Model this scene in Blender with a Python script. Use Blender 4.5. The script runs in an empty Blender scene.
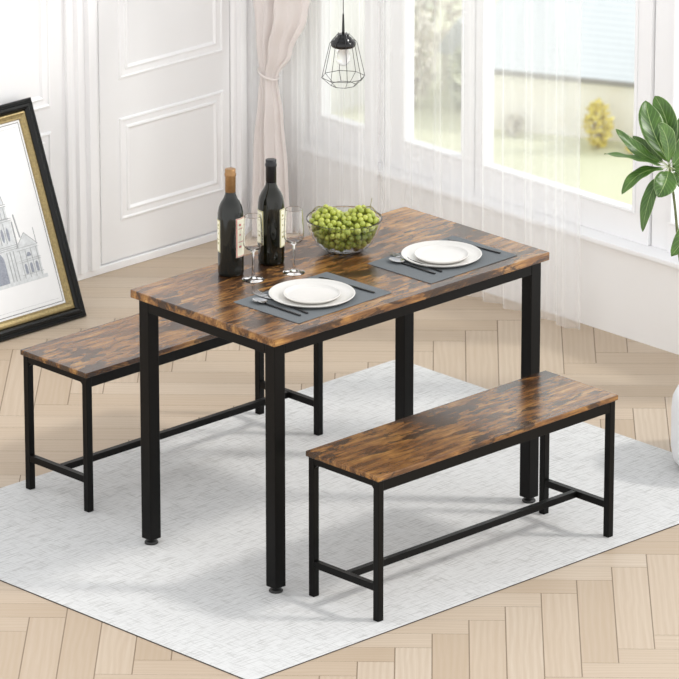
import bpy, bmesh, math, random
from mathutils import Vector, Matrix, noise
random.seed(7)
PI = math.pi
scene = bpy.context.scene
COL = scene.collection

# ------------------------------------------------------------------ helpers
def link(name, me, mat=None, parent=None, smooth=False):
    o = bpy.data.objects.new(name, me)
    COL.objects.link(o)
    if mat is not None:
        for m in (mat if isinstance(mat, (list, tuple)) else [mat]):
            me.materials.append(m)
    if parent is not None:
        o.parent = parent
    if smooth:
        for p in me.polygons:
            p.use_smooth = True
    return o

def finish(name, bm, mat=None, parent=None, smooth=False):
    bmesh.ops.recalc_face_normals(bm, faces=bm.faces[:])
    me = bpy.data.meshes.new(name)
    bm.to_mesh(me); bm.free()
    return link(name, me, mat, parent, smooth)

def thing(name, label, cat, loc=(0, 0, 0), rz=0, group=None):
    o = bpy.data.objects.new(name, None)
    COL.objects.link(o)
    o.empty_display_size = .05
    o.location = loc; o.rotation_euler = (0, 0, rz)
    o['label'] = label; o['category'] = cat
    if group: o['group'] = group
    return o

def tag(o, label, cat, group=None):
    o['label'] = label; o['category'] = cat
    if group: o['group'] = group
    return o

def struct(o):
    o['kind'] = 'structure'; return o

def add_box(bm, lo, hi, bev=0.0, seg=2, vert_only=False, mi=0):
    lo, hi = Vector(lo), Vector(hi)
    r = bmesh.ops.create_cube(bm, size=1.0)
    vs = r['verts']
    c = (lo + hi) / 2; s = hi - lo
    for v in vs:
        v.co = Vector((v.co.x * s.x, v.co.y * s.y, v.co.z * s.z)) + c
    fs = {f for v in vs for f in v.link_faces}
    for f in fs: f.material_index = mi
    if bev > 0:
        es = {e for v in vs for e in v.link_edges}
        if vert_only:
            es = [e for e in es if abs(e.verts[0].co.z - e.verts[1].co.z) > 1e-6]
        bmesh.ops.bevel(bm, geom=list(es), offset=bev, segments=seg, affect='EDGES', profile=.5)

def box(name, lo, hi, mat, parent=None, bev=0.0, seg=2):
    bm = bmesh.new(); add_box(bm, lo, hi, bev, seg)
    return finish(name, bm, mat, parent)

def slab(name, lo, hi, mat, parent, rc=.012, be=.0025):
    """box with rounded plan corners and softened edges"""
    bm = bmesh.new()
    x0, y0, z0 = lo; x1, y1, z1 = hi
    pts = []
    for cx, cy, a in ((x1-rc, y1-rc, 0), (x0+rc, y1-rc, PI/2), (x0+rc, y0+rc, PI), (x1-rc, y0+rc, 3*PI/2)):
        for k in range(7):
            t = a + k * PI / 12
            pts.append((cx, cy, rc, t))
    rings = []
    for z, ins in ((z0, be), (z0+be*.4, be*.4), (z0+be, 0), (z1-be, 0), (z1-be*.4, be*.35), (z1, be)):
        rings.append([bm.verts.new((cx + (r-ins)*math.cos(t), cy + (r-ins)*math.sin(t), z)) for cx, cy, r, t in pts])
    n = len(pts)
    for a, b in zip(rings, rings[1:]):
        for i in range(n):
            bm.faces.new((a[i], a[(i+1) % n], b[(i+1) % n], b[i]))
    bm.faces.new(rings[0][::-1]); bm.faces.new(rings[-1])
    return finish(name, bm, mat, parent)

def add_lathe(bm, prof, seg=48, c=(0, 0, 0), close=True):
    """prof: list of (r, z); r==0 ends become poles"""
    rings = []
    cx, cy, cz = c
    for r, z in prof:
        if r < 1e-6:
            rings.append([bm.verts.new((cx, cy, cz+z))])
        else:
            rings.append([bm.verts.new((cx + r*math.cos(2*PI*i/seg), cy + r*math.sin(2*PI*i/seg), cz+z)) for i in range(seg)])
    for a, b in zip(rings, rings[1:]):
        if len(a) == 1 and len(b) == 1: continue
        for i in range(seg):
            j = (i+1) % seg
            if len(a) == 1: bm.faces.new((a[0], b[j], b[i]))
            elif len(b) == 1: bm.faces.new((a[i], a[j], b[0]))
            else: bm.faces.new((a[i], a[j], b[j], b[i]))
    return rings

def lathe(name, prof, mat, parent=None, seg=48, c=(0, 0, 0), smooth=True):
    bm = bmesh.new(); add_lathe(bm, prof, seg, c)
    return finish(name, bm, mat, parent, smooth)

def add_tube(bm, pts, r, seg=8, cap=True, closed=False):
    pts = [Vector(p) for p in pts]
    rs = r if isinstance(r, (list, tuple)) else [r]*len(pts)
    rings = []
    n = len(pts)
    up = Vector((0, 0, 1))
    prev = None
    for i, p in enumerate(pts):
        if closed:
            t = pts[(i+1) % n] - pts[(i-1) % n]
        else:
            t = (pts[min(i+1, n-1)] - pts[max(i-1, 0)])
        t.normalize()
        if prev is None:
            a = t.cross(up)
            if a.length < 1e-3: a = t.cross(Vector((1, 0, 0)))
        else:
            a = prev - t*prev.dot(t)
        a.normalize(); prev = a
        b = t.cross(a)
        rings.append([bm.verts.new(p + (a*math.cos(2*PI*k/seg) + b*math.sin(2*PI*k/seg))*rs[i]) for k in range(seg)])
    m = n if closed else n-1
    for i in range(m):
        A, B = rings[i], rings[(i+1) % n]
        for k in range(seg):
            l = (k+1) % seg
            bm.faces.new((A[k], A[l], B[l], B[k]))
    if cap and not closed:
        bm.faces.new(rings[0][::-1]); bm.faces.new(rings[-1])

def tube(name, pts, r, mat, parent=None, seg=8, closed=False):
    bm = bmesh.new(); add_tube(bm, pts, r, seg, True, closed)
    return finish(name, bm, mat, parent, True)

def bez(p0, p1, p2, n):
    p0, p1, p2 = Vector(p0), Vector(p1), Vector(p2)
    return [p0*(1-t)**2 + p1*2*t*(1-t) + p2*t*t for t in [i/(n-1) for i in range(n)]]

def add_ring(bm, x0, x1, z0, z1, prof, M, mi=0):
    """mitred moulding round a rectangle. prof: list of (inset, height); M maps (x, z, height) -> point"""
    loops = []
    for ins, h in prof:
        loops.append([bm.verts.new(M(x, z, h)) for x, z in ((x0+ins, z0+ins), (x1-ins, z0+ins), (x1-ins, z1-ins), (x0+ins, z1-ins))])
    for a, b in zip(loops, loops[1:]):
        for i in range(4):
            j = (i+1) % 4
            f = bm.faces.new((a[i], a[j], b[j], b[i])); f.material_index = mi

def add_poly(bm, pts, z0, z1, M, mi=0):
    """thin extruded outline given as (x, y) list; M maps (x, y, h)"""
    a = [bm.verts.new(M(x, y, z0)) for x, y in pts]
    b = [bm.verts.new(M(x, y, z1)) for x, y in pts]
    n = len(pts)
    fs = [bm.faces.new(b), bm.faces.new(a[::-1])]
    for i in range(n):
        fs.append(bm.faces.new((a[i], a[(i+1) % n], b[(i+1) % n], b[i])))
    for f in fs: f.material_index = mi

# ------------------------------------------------------------------ materials
def new_mat(name):
    m = bpy.data.materials.new(name); m.use_nodes = True
    nt = m.node_tree
    b = nt.nodes['Principled BSDF']
    return m, nt, b

class N:
    def __init__(s, nt): s.nt = nt
    def n(s, typ, **kw):
        x = s.nt.nodes.new(typ)
        for k, v in kw.items(): setattr(x, k, v)
        return x
    def l(s, a, b): s.nt.links.new(a, b)
    def math(s, op, a, b=None, c=None):
        x = s.n('ShaderNodeMath', operation=op)
        for i, v in enumerate((a, b, c)):
            if v is None: continue
            if isinstance(v, (int, float)): x.inputs[i].default_value = v
            else: s.l(v, x.inputs[i])
        return x.outputs[0]
    def ramp(s, fac, stops, interp='LINEAR'):
        r = s.n('ShaderNodeValToRGB'); r.color_ramp.interpolation = interp
        e = r.color_ramp.elements
        while len(e) < len(stops): e.new(.5)
        for k, (p, c) in zip(e, stops):
            k.position = p; k.color = (*c, 1)
        s.l(fac, r.inputs[0]); return r.outputs[0]
    def mix(s, fac, a, b, mode='MIX'):
        x = s.n('ShaderNodeMix', data_type='RGBA', blend_type=mode)
        for i, v in ((0, fac), (6, a), (7, b)):
            if isinstance(v, (int, float)): x.inputs[i].default_value = v
            elif isinstance(v, tuple): x.inputs[i].default_value = (*v, 1)
            else: s.l(v, x.inputs[i])
        return x.outputs[2]
    def noise(s, vec, scale, detail=3, rough=.5, dist=0):
        x = s.n('ShaderNodeTexNoise'); x.inputs['Scale'].default_value = scale
        x.inputs['Detail'].default_value = detail; x.inputs['Roughness'].default_value = rough
        x.inputs['Distortion'].default_value = dist
        s.l(vec, x.inputs['Vector']); return x.outputs['Fac']
    def scale(s, vec, sc, loc=(0, 0, 0)):
        x = s.n('ShaderNodeMapping'); x.inputs['Scale'].default_value = sc; x.inputs['Location'].default_value = loc
        s.l(vec, x.inputs[0]); return x.outputs[0]
    def bump(s, h, strength=.2, dist=.002):
        x = s.n('ShaderNodeBump'); x.inputs['Strength'].default_value = strength; x.inputs['Distance'].default_value = dist
        s.l(h, x.inputs['Height']); return x.outputs[0]

def plain(name, col, rough=.5, metal=0, spec=.5, mott=.04, sc=30, coat=0):
    m, nt, b = new_mat(name); k = N(nt)
    tc = k.n('ShaderNodeTexCoord').outputs['Object']
    f = k.noise(tc, sc, 3)
    lo = tuple(c*(1-mott) for c in col); hi = tuple(min(1, c*(1+mott)) for c in col)
    k.l(k.ramp(f, [(.3, lo), (.7, hi)]), b.inputs['Base Color'])
    b.inputs['Roughness'].default_value = rough; b.inputs['Metallic'].default_value = metal
    b.inputs['Specular IOR Level'].default_value = spec
    b.inputs['Coat Weight'].default_value = coat
    return m

def glass(name, col=(1, 1, 1), rough=0.0, ior=1.45):
    m, nt, b = new_mat(name)
    b.inputs['Base Color'].default_value = (*col, 1); b.inputs['Transmission Weight'].default_value = 1
    b.inputs['Roughness'].default_value = rough; b.inputs['IOR'].default_value = ior
    return m

def rustic_wood(name, shift):
    m, nt, b = new_mat(name); k = N(nt)
    tc = k.scale(k.n('ShaderNodeTexCoord').outputs['Object'], (1, 1, 1), shift)
    sx = k.n('ShaderNodeSeparateXYZ'); k.l(tc, sx.inputs[0])
    # staves run along x, every stave shifted at random
    st = k.math('FLOOR', k.math('MULTIPLY', sx.outputs[1], 11.0))
    wn = k.n('ShaderNodeTexWhiteNoise', noise_dimensions='1D'); k.l(st, wn.inputs['W'])
    xs = k.math('ADD', sx.outputs[0], k.math('MULTIPLY', wn.outputs['Value'], 0.5))
    seg = k.math('FLOOR', k.math('MULTIPLY', xs, 3.0))
    w2 = k.n('ShaderNodeTexWhiteNoise', noise_dimensions='2D')
    cv = k.n('ShaderNodeCombineXYZ'); k.l(st, cv.inputs[0]); k.l(seg, cv.inputs[1]); k.l(cv.outputs[0], w2.inputs['Vector'])
    grain = k.noise(k.scale(tc, (10, 260, 200)), 1.0, 6, .6, .2)
    smear = k.noise(k.scale(tc, (7, 38, 30)), 1.0, 7, .66, .25)
    blot = k.noise(k.scale(tc, (11, 33, 28), (3, 1, 0)), 1.0, 7, .68, .5)
    broad = k.noise(k.scale(tc, (3.2, 9, 9), (7, 2, 0)), 1.0, 3, .5, .2)
    base = k.ramp(smear, [(.32, (.085, .034, .012)), (.42, (.175, .076, .023)), (.51, (.285, .130, .038)), (.60, (.42, .210, .056)), (.72, (.54, .315, .105))])
    base = k.mix(k.ramp(grain, [(.46, (0, 0, 0)), (.62, (.62, .62, .62))]), base, (.085, .035, .013))
    bl = k.math('ADD', k.math('MULTIPLY', broad, .55), k.math('MULTIPLY', blot, .75))
    dark = k.ramp(bl, [(.650, (0, 0, 0)), (.695, (.80, .80, .80)), (.78, (.95, .95, .95))])
    base = k.mix(dark, base, (.030, .014, .008))
    tone = k.ramp(w2.outputs['Value'], [(0, (.76, .74, .74)), (1, (.94, .94, .94))])
    base = k.mix(1.0, base, tone, 'MULTIPLY')
    k.l(base, b.inputs['Base Color'])
    k.l(k.math('ADD', k.math('MULTIPLY', grain, .14), .17), b.inputs['Roughness'])
    b.inputs['Specular IOR Level'].default_value = .5
    b.inputs['Coat Weight'].default_value = .22; b.inputs['Coat Roughness'].default_value = .14
    k.l(k.bump(grain, .10, .001), b.inputs['Normal'])
    return m

def parquet():
    m, nt, b = new_mat('oak_herringbone'); k = N(nt)
    tc = k.n('ShaderNodeTexCoord').outputs['Object']
    s = k.n('ShaderNodeSeparateXYZ'); k.l(tc, s.inputs[0])
    W = 0.1
    x = k.math('SUBTRACT', s.outputs[0], 0.0915); y = k.math('ADD', s.outputs[1], 1.264 + 0.8485*6)
    c = 1/(math.sqrt(2)*W)
    u = k.math('MULTIPLY', k.math('ADD', x, y), c)
    v = k.math('MULTIPLY', k.math('SUBTRACT', y, x), c)
    iu = k.math('FLOOR', u); iv = k.math('FLOOR', v)
    sm = k.math('FLOORED_MODULO', k.math('ADD', iu, iv), 12.0)
    isB = k.math('GREATER_THAN', sm, 5.5)
    # plank A runs along u, plank B along v
    au = k.math('SUBTRACT', iu, sm); j = k.math('SUBTRACT', sm, 6.0)
    bv = k.math('SUBTRACT', iv, j)
    def sel(a, bb):   # A or B
        return k.math('ADD', k.math('MULTIPLY', a, k.math('SUBTRACT', 1.0, isB)), k.math('MULTIPLY', bb, isB))
    along = sel(k.math('SUBTRACT', u, au), k.math('SUBTRACT', v, bv))
    across = sel(k.math('SUBTRACT', v, iv), k.math('SUBTRACT', u, iu))
    id1 = sel(au, iu); id2 = sel(iv, bv)
    cid = k.n('ShaderNodeCombineXYZ'); k.l(id1, cid.inputs[0]); k.l(id2, cid.inputs[1]); k.l(isB, cid.inputs[2])
    wn = k.n('ShaderNodeTexWhiteNoise', noise_dimensions='3D'); k.l(cid.outputs[0], wn.inputs['Vector'])
    rnd = wn.outputs['Value']
    g = k.n('ShaderNodeCombineXYZ')
    k.l(k.math('MULTIPLY', along, .16), g.inputs[0]); k.l(across, g.inputs[1]); k.l(k.math('MULTIPLY', rnd, 37.0), g.inputs[2])
    fine = k.noise(k.scale(g.outputs[0], (3, 22, 1)), 1.0, 4, .6, .3)
    wav = k.n('ShaderNodeTexWave', wave_type='BANDS', bands_direction='Y', wave_profile='SIN')
    wav.inputs['Scale'].default_value = 1.6; wav.inputs['Distortion'].default_value = 7.0
    wav.inputs['Detail'].default_value = 2.0; wav.inputs['Detail Scale'].default_value = .9
    k.l(g.outputs[0], wav.inputs['Vector'])
    base = k.ramp(rnd, [(0, (.490, .385, .280)), (.35, (.525, .420, .315)), (.7, (.560, .457, .350)), (1, (.590, .495, .392))])
    base = k.mix(k.math('MULTIPLY', wav.outputs['Fac'], .30), base, (.43, .32, .21))
    base = k.mix(k.ramp(fine, [(.4, (0, 0, 0)), (.75, (.32, .32, .32))]), base, (.44, .32, .21))
    # joints
    e1 = k.math('MINIMUM', across, k.math('SUBTRACT', 1.0, across))
    e2 = k.math('MINIMUM', along, k.math('SUBTRACT', 6.0, along))
    e1s = k.math('ADD', e1, k.math('MULTIPLY', isB, .009))
    e = k.math('MINIMUM', e1s, e2)
    jt = k.math('LESS_THAN', e, .017)
    base = k.mix(k.math('MULTIPLY', jt, .80), base, (.16, .10, .055))
    k.l(base, b.inputs['Base Color'])
    b.inputs['Roughness'].default_value = .42
    b.inputs['Specular IOR Level'].default_value = .35
    k.l(k.bump(k.math('SUBTRACT', k.math('MULTIPLY', fine, .15), jt), .25, .001), b.inputs['Normal'])
    return m

def rug_mat():
    m, nt, b = new_mat('pale_woven_rug'); k = N(nt)
    tc = k.n('ShaderNodeTexCoord').outputs['Object']
    a = k.noise(k.scale(tc, (14, 190, 1)), 1.0, 4, .65)
    c = k.noise(k.scale(tc, (190, 14, 1), (2, 5, 0)), 1.0, 4, .65)
    big = k.noise(tc, 5.0, 4)
    base = k.mix(k.ramp(a, [(.50, (0, 0, 0)), (.66, (.75, .75, .75))]), (.69, .69, .68), (.40, .395, .38))
    base = k.mix(k.ramp(c, [(.52, (0, 0, 0)), (.68, (.75, .75, .75))]), base, (.44, .435, .42))
    base = k.mix(k.ramp(big, [(.35, (0, 0, 0)), (.75, (.28, .28, .28))]), base, (.60, .595, .585))
    k.l(base, b.inputs['Base Color'])
    b.inputs['Roughness'].default_value = .9; b.inputs['Specular IOR Level'].default_value = .15
    k.l(k.bump(k.math('ADD', a, c), .3, .001), b.inputs['Normal'])
    return m

def sheer_mat(name, col, opac, transl):
    m, nt, b = new_mat(name); k = N(nt)
    out = nt.nodes['Material Output']; nt.nodes.remove(b)
    tc = k.n('ShaderNodeTexCoord').outputs['Object']
    f = k.noise(k.scale(tc, (40, 40, 3)), 1.0, 2)
    colr = k.ramp(f, [(.3, tuple(c*.97 for c in col)), (.7, col)])
    d = k.n('ShaderNodeBsdfDiffuse'); t = k.n('ShaderNodeBsdfTranslucent'); tr = k.n('ShaderNodeBsdfTransparent')
    k.l(colr, d.inputs[0]); k.l(colr, t.inputs[0])
    a = k.n('ShaderNodeMixShader'); a.inputs[0].default_value = transl
    k.l(d.outputs[0], a.inputs[1]); k.l(t.outputs[0], a.inputs[2])
    if opac < 1:
        # cloth seen edge-on is denser than seen face-on
        lw = k.n('ShaderNodeLayerWeight'); lw.inputs[0].default_value = .35
        o = k.math('MINIMUM', k.math('ADD', opac, k.math('MULTIPLY', lw.outputs['Facing'], .30)), .97)
        x = k.n('ShaderNodeMixShader'); k.l(o, x.inputs[0])
        k.l(tr.outputs[0], x.inputs[1]); k.l(a.outputs[0], x.inputs[2]); k.l(x.outputs[0], out.inputs[0])
    else:
        k.l(a.outputs[0], out.inputs[0])
    return m

def pane_mat():
    m, nt, b = new_mat('window_glass'); k = N(nt)
    out = nt.nodes['Material Output']; nt.nodes.remove(b)
    tr = k.n('ShaderNodeBsdfTransparent'); gl = k.n('ShaderNodeBsdfGlossy'); gl.inputs['Roughness'].default_value = .02
    tr.inputs[0].default_value = (.97, .985, .98, 1)
    x = k.n('ShaderNodeMixShader'); x.inputs[0].default_value = .07
    k.l(tr.outputs[0], x.inputs[1]); k.l(gl.outputs[0], x.inputs[2]); k.l(x.outputs[0], out.inputs[0])
    return m

def leaf_mat():
    m, nt, b = new_mat('leaf_green'); k = N(nt)
    uv = k.n('ShaderNodeUVMap'); s = k.n('ShaderNodeSeparateXYZ'); k.l(uv.outputs[0], s.inputs[0])
    u = k.math('ABSOLUTE', k.math('SUBTRACT', s.outputs[0], .5))   # 0 midrib .. .5 edge
    v = s.outputs[1]
    ph = k.math('MULTIPLY', k.math('SUBTRACT', k.math('MULTIPLY', v, 9.0), k.math('MULTIPLY', u, 4.5)), 2*PI)
    vein = k.ramp(k.math('SINE', ph), [(.80, (0, 0, 0)), (1.0, (.55, .55, .55))])
    tc = k.n('ShaderNodeTexCoord').outputs['Object']
    nz = k.noise(tc, 22, 3)
    base = k.ramp(nz, [(.3, (.026, .070, .009)), (.7, (.075, .160, .020))])
    base = k.mix(vein, base, (.15, .29, .06))
    mid = k.math('LESS_THAN', u, .016); edge = k.math('GREATER_THAN', u, .475)
    base = k.mix(k.math('MULTIPLY', mid, .55), base, (.42, .52, .22)); base = k.mix(k.math('MULTIPLY', edge, .6), base, (.40, .50, .25))
    k.l(base, b.inputs['Base Color']); b.inputs['Roughness'].default_value = .33
    b.inputs['Subsurface Weight'].default_value = 0.0
    k.l(k.bump(vein, .2, .001), b.inputs['Normal'])
    return m

def fabric(name, c1, c2, sc=900):
    m, nt, b = new_mat(name); k = N(nt)
    tc = k.n('ShaderNodeTexCoord').outputs['Object']
    ch = k.n('ShaderNodeTexChecker'); ch.inputs['Scale'].default_value = 260; k.l(tc, ch.inputs[0])
    f = k.noise(tc, sc, 2)
    base = k.mix(f, c1, c2); base = k.mix(k.math('MULTIPLY', ch.outputs['Fac'], .22), base, c2)
    k.l(base, b.inputs['Base Color']); b.inputs['Roughness'].default_value = .8
    b.inputs['Specular IOR Level'].default_value = .2
    k.l(k.bump(f, .3, .0006), b.inputs['Normal'])
    return m

def grape_mat():
    m, nt, b = new_mat('grape_skin'); k = N(nt)
    oi = k.n('ShaderNodeObjectInfo')
    tc = k.n('ShaderNodeTexCoord').outputs['Object']
    f = k.noise(tc, 60, 2)
    base = k.ramp(oi.outputs['Random'], [(0, (.24, .30, .030)), (.5, (.36, .41, .050)), (1, (.47, .50, .09))])
    base = k.mix(k.math('MULTIPLY', f, .25), base, (.56, .56, .18))
    k.l(base, b.inputs['Base Color']); b.inputs['Roughness'].default_value = .28
    b.inputs['Subsurface Weight'].default_value = .15; b.inputs['Subsurface Radius'].default_value = (.006, .008, .002)
    b.inputs['Subsurface Scale'].default_value = .6
    return m

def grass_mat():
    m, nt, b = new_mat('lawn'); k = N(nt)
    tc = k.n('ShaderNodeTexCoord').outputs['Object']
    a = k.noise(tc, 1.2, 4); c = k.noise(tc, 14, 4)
    base = k.ramp(a, [(.3, (.74, .74, .52)), (.7, (.80, .79, .60))])  # grass colour paled to imitate overexposed daylight
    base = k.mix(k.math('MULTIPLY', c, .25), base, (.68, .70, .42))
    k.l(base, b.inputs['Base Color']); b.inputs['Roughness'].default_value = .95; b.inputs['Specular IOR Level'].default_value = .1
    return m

def boards_mat():
    m, nt, b = new_mat('white_roof_boards'); k = N(nt)
    tc = k.n('ShaderNodeTexCoord').outputs['Object']
    s = k.n('ShaderNodeSeparateXYZ'); k.l(tc, s.inputs[0])
    fr = k.math('FRACT', k.math('MULTIPLY', s.outputs[1], 13.0))
    ln = k.ramp(fr, [(0, (.50, .53, .55)), (.20, (.71, .74, .755)), (1, (.69, .72, .735))])
    k.l(ln, b.inputs['Base Color']); b.inputs['Roughness'].default_value = .7
    return m

def plaster_mat():
    m, nt, b = new_mat('cream_plaster'); k = N(nt)
    tc = k.n('ShaderNodeTexCoord').outputs['Object']
    a = k.noise(k.scale(tc, (1, 1, 1)), 2.2, 5, .6)
    base = k.ramp(a, [(.35, (.90, .85, .76)), (.6, (.95, .92, .87)), (.8, (.88, .80, .68))])
    k.l(base, b.inputs['Base Color']); b.inputs['Roughness'].default_value = .9
    return m

M = {}
M['wall'] = plain('white_wall_paint', (.87, .865, .868), .55, mott=.01, sc=3)
M['winwall'] = plain('off_white_wall_paint', (.90, .89, .88), .6, mott=.012, sc=3)
M['trim'] = plain('white_gloss_trim', (.91, .905, .91), .4, mott=.01, sc=3)
M['metal'] = plain('black_powder_coated_steel', (.0045, .0043, .0040), .34, 0, .13, mott=.1, sc=200)
M['rubber'] = plain('black_rubber', (.010, .010, .010), .5)
M['wood_table'] = rustic_wood('rustic_brown_board', (0, 0, 0))
M['wood_front'] = rustic_wood('rustic_brown_bench_board', (4.3, 1.27, .4))
M['wood_rear'] = rustic_wood('rustic_brown_rear_bench_board', (9.1, 3.52, .8))
M['floor'] = parquet()
M['rug'] = rug_mat()
M['rug_edge'] = plain('dark_rug_backing', (.045, .035, .03), .9)
M['sheer'] = sheer_mat('white_sheer_voile', (.97, .97, .97), .30, .5)
M['sheer_dense'] = sheer_mat('white_gathered_voile', (.97, .97, .97), .50, .5)
M['blush'] = sheer_mat('blush_curtain_cloth', (.95, .905, .885), 1, .4)
M['pane'] = pane_mat()
M['clear'] = glass('clear_drinking_glass', (1, 1, 1), 0, 1.36)
M['bowlglass'] = glass('smoky_clear_bowl_glass', (.93, .94, .95), 0, 1.42)
M['china'] = plain('white_glazed_china', (.69, .67, .635), .22, mott=.01)
M['slate'] = fabric('grey_woven_vinyl', (.090, .099, .106), (.20, .214, .221))
M['steel'] = plain('polished_cutlery_steel', (.50, .50, .50), .16, 1, mott=.05)
M['blacksteel'] = plain('black_cutlery_finish', (.035, .035, .038), .25, .8, mott=.05)
M['bottle_green'] = plain('dark_grey_green_bottle_glass', (.008, .009, .007), .08, 0, .35, mott=.05, coat=.15)
M['bottle_dark'] = plain('near_black_olive_bottle_glass', (.005, .005, .002), .08, 0, .35, mott=.05, coat=.15)
M['capsule_copper'] = plain('copper_foil', (.30, .165, .065), .35, .45, mott=.1, sc=120)
M['capsule_black'] = plain('black_foil', (.008, .008, .010), .35, .2)
M['paper'] = plain('cream_label_paper', (.84, .82, .66), .6, mott=.03)
M['redprint'] = plain('red_print', (.55, .18, .17), .6)
M['goldprint'] = plain('olive_gold_print', (.42, .38, .16), .6)
M['black_frame'] = plain('black_lacquered_frame', (.004, .004, .0037), .25, 0, .22, coat=.08)
M['gold'] = plain('brushed_gold_leaf', (.31, .235, .105), .42, .5, mott=.25, sc=160)
M['mat_board'] = plain('white_mat_board', (.79, .79, .79), .5, mott=.01)
M['ink'] = plain('black_ink', (.03, .03, .03), .6)
M['ink_grey'] = plain('grey_ink', (.33, .34, .35), .6)
M['ink_wash'] = plain('pale_grey_ink_wash', (.60, .62, .63), .6, mott=.12, sc=90)
M['ink_blue'] = plain('slate_blue_ink_wash', (.27, .29, .34), .6, mott=.2, sc=200)
M['leaf'] = leaf_mat()
M['stem'] = plain('green_brown_stem', (.14, .16, .06), .5, mott=.25)
M['petiole'] = plain('pale_leaf_stalk', (.45, .50, .30), .5, mott=.1)
M['pot'] = plain('matt_white_ceramic', (.84, .84, .85), .5, mott=.01)
M['soil'] = plain('dark_soil', (.05, .035, .022), .95, mott=.4, sc=80)
M['grape'] = grape_mat()
M['grape_stem'] = plain('grape_stalk', (.22, .20, .06), .6, mott=.2)
M['lamp_black'] = plain('glossy_black_enamel', (.003, .003, .003), .2, 0, .4, coat=.1)
M['wire'] = plain('black_wire', (.012, .012, .012), .4)
m_, nt_, b_ = new_mat('frosted_bulb'); b_.inputs['Base Color'].default_value = (.93, .93, .92, 1)
b_.inputs['Transmission Weight'].default_value = .85; b_.inputs['Roughness'].default_value = .35
M['bulb'] = m_
M['lawn'] = grass_mat(); M['boards'] = boards_mat(); M['plaster'] = plaster_mat()
M['backdrop_white'] = plain('pale_backdrop', (.86, .86, .85), .8, mott=.02, sc=2)  # for the added backdrop wall behind the leftmost pane
M['eave'] = plain('weathered_grey_eave', (.30, .28, .26), .8)
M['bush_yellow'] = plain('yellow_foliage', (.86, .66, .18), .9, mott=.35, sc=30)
M['bush_green'] = plain('olive_foliage', (.66, .68, .52), .9, mott=.35, sc=12)  # lightened: the washed-out daylight is put into the leaf colour
M['bush_brown'] = plain('brown_foliage', (.74, .69, .60), .9, mott=.35, sc=12)  # likewise paled to look washed out by daylight
M['bark'] = plain('brown_bark', (.28, .17, .10), .9, mott=.3, sc=12)

# ------------------------------------------------------------------ setting
DW = 2.140      # door wall face (y)
WW = 1.745      # window wall face (x)
TOP = 1.98

bm = bmesh.new(); add_box(bm, (-3.2, -3.2, -.1), (WW+.12, DW+.12, 0))
struct(finish('floor', bm, M['floor']))

# wall with the door ------------------------------------------------
bm = bmesh.new()
add_box(bm, (-3.2, DW, 0), (WW+.12, DW+.12, TOP))
struct(finish('wall_back', bm, M['wall']))
MW = lambda x, z, h: (x, DW-h, z)
PROF = [(0, 0), (.003, .005), (.008, .006), (.012, .002), (.028, .001), (.031, .005), (.036, .006), (.041, .002), (.044, 0)]
bm = bmesh.new()
for z0, z1 in ((.13, .520), (.600, 1.7)):
    add_ring(bm, -.02, .790, z0, z1, PROF, MW)
    add_ring(bm, -1.0, -.16, z0, z1, PROF, MW)
struct(finish('trim_1', bm, M['trim']))
# baseboard
bm = bmesh.new()
add_box(bm, (-3.2, DW-.015, 0), (WW, DW, .026), .003)
struct(finish('baseboard_back', bm, M['trim']))
# fluted door casing, left and right of the door
def casing(x0, x1):
    bm = bmesh.new()
    w = x1-x0
    pr = [(0, 0), (.0, .012), (.10, .016), (.13, .014), (.22, .014), (.26, .026), (.40, .028), (.44, .012), (.56, .012), (.60, .028), (.80, .030), (.84, .016), (.93, .014), (1.0, .010), (1.0, 0)]
    lo = [bm.verts.new((x0+a*w, DW-h, .026)) for a, h in pr]; hi = [bm.verts.new((x0+a*w, DW-h, TOP-.02)) for a, h in pr]
    for i in range(len(pr)-1): bm.faces.new((lo[i], lo[i+1], hi[i+1], hi[i]))
    bm.faces.new(lo); bm.faces.new(hi[::-1])
    return bm
struct(finish('trim_2', casing(.853, .985), M['trim']))
struct(finish('trim_3', casing(1.690, 1.560), M['trim']))
# door leaf with raised mouldings
door = bpy.data.objects.new('door_1', None); COL.objects.link(door); struct(door); door.location = (0, 0, 0)
bm = bmesh.new(); add_box(bm, (.992, DW-.008, .030), (1.556, DW, TOP-.02), .002)
finish('door_leaf', bm, M['wall'], door)
MD = lambda x, z, h: (x, DW-.008-h, z)
for z0, z1 in ((.160, .503), (.632, 1.25), (1.36, 1.80)):
    bm = bmesh.new(); add_ring(bm, 1.072, 1.527, z0, z1, PROF, MD)
    finish('panel_moulding', bm, M['trim'], door)

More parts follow.
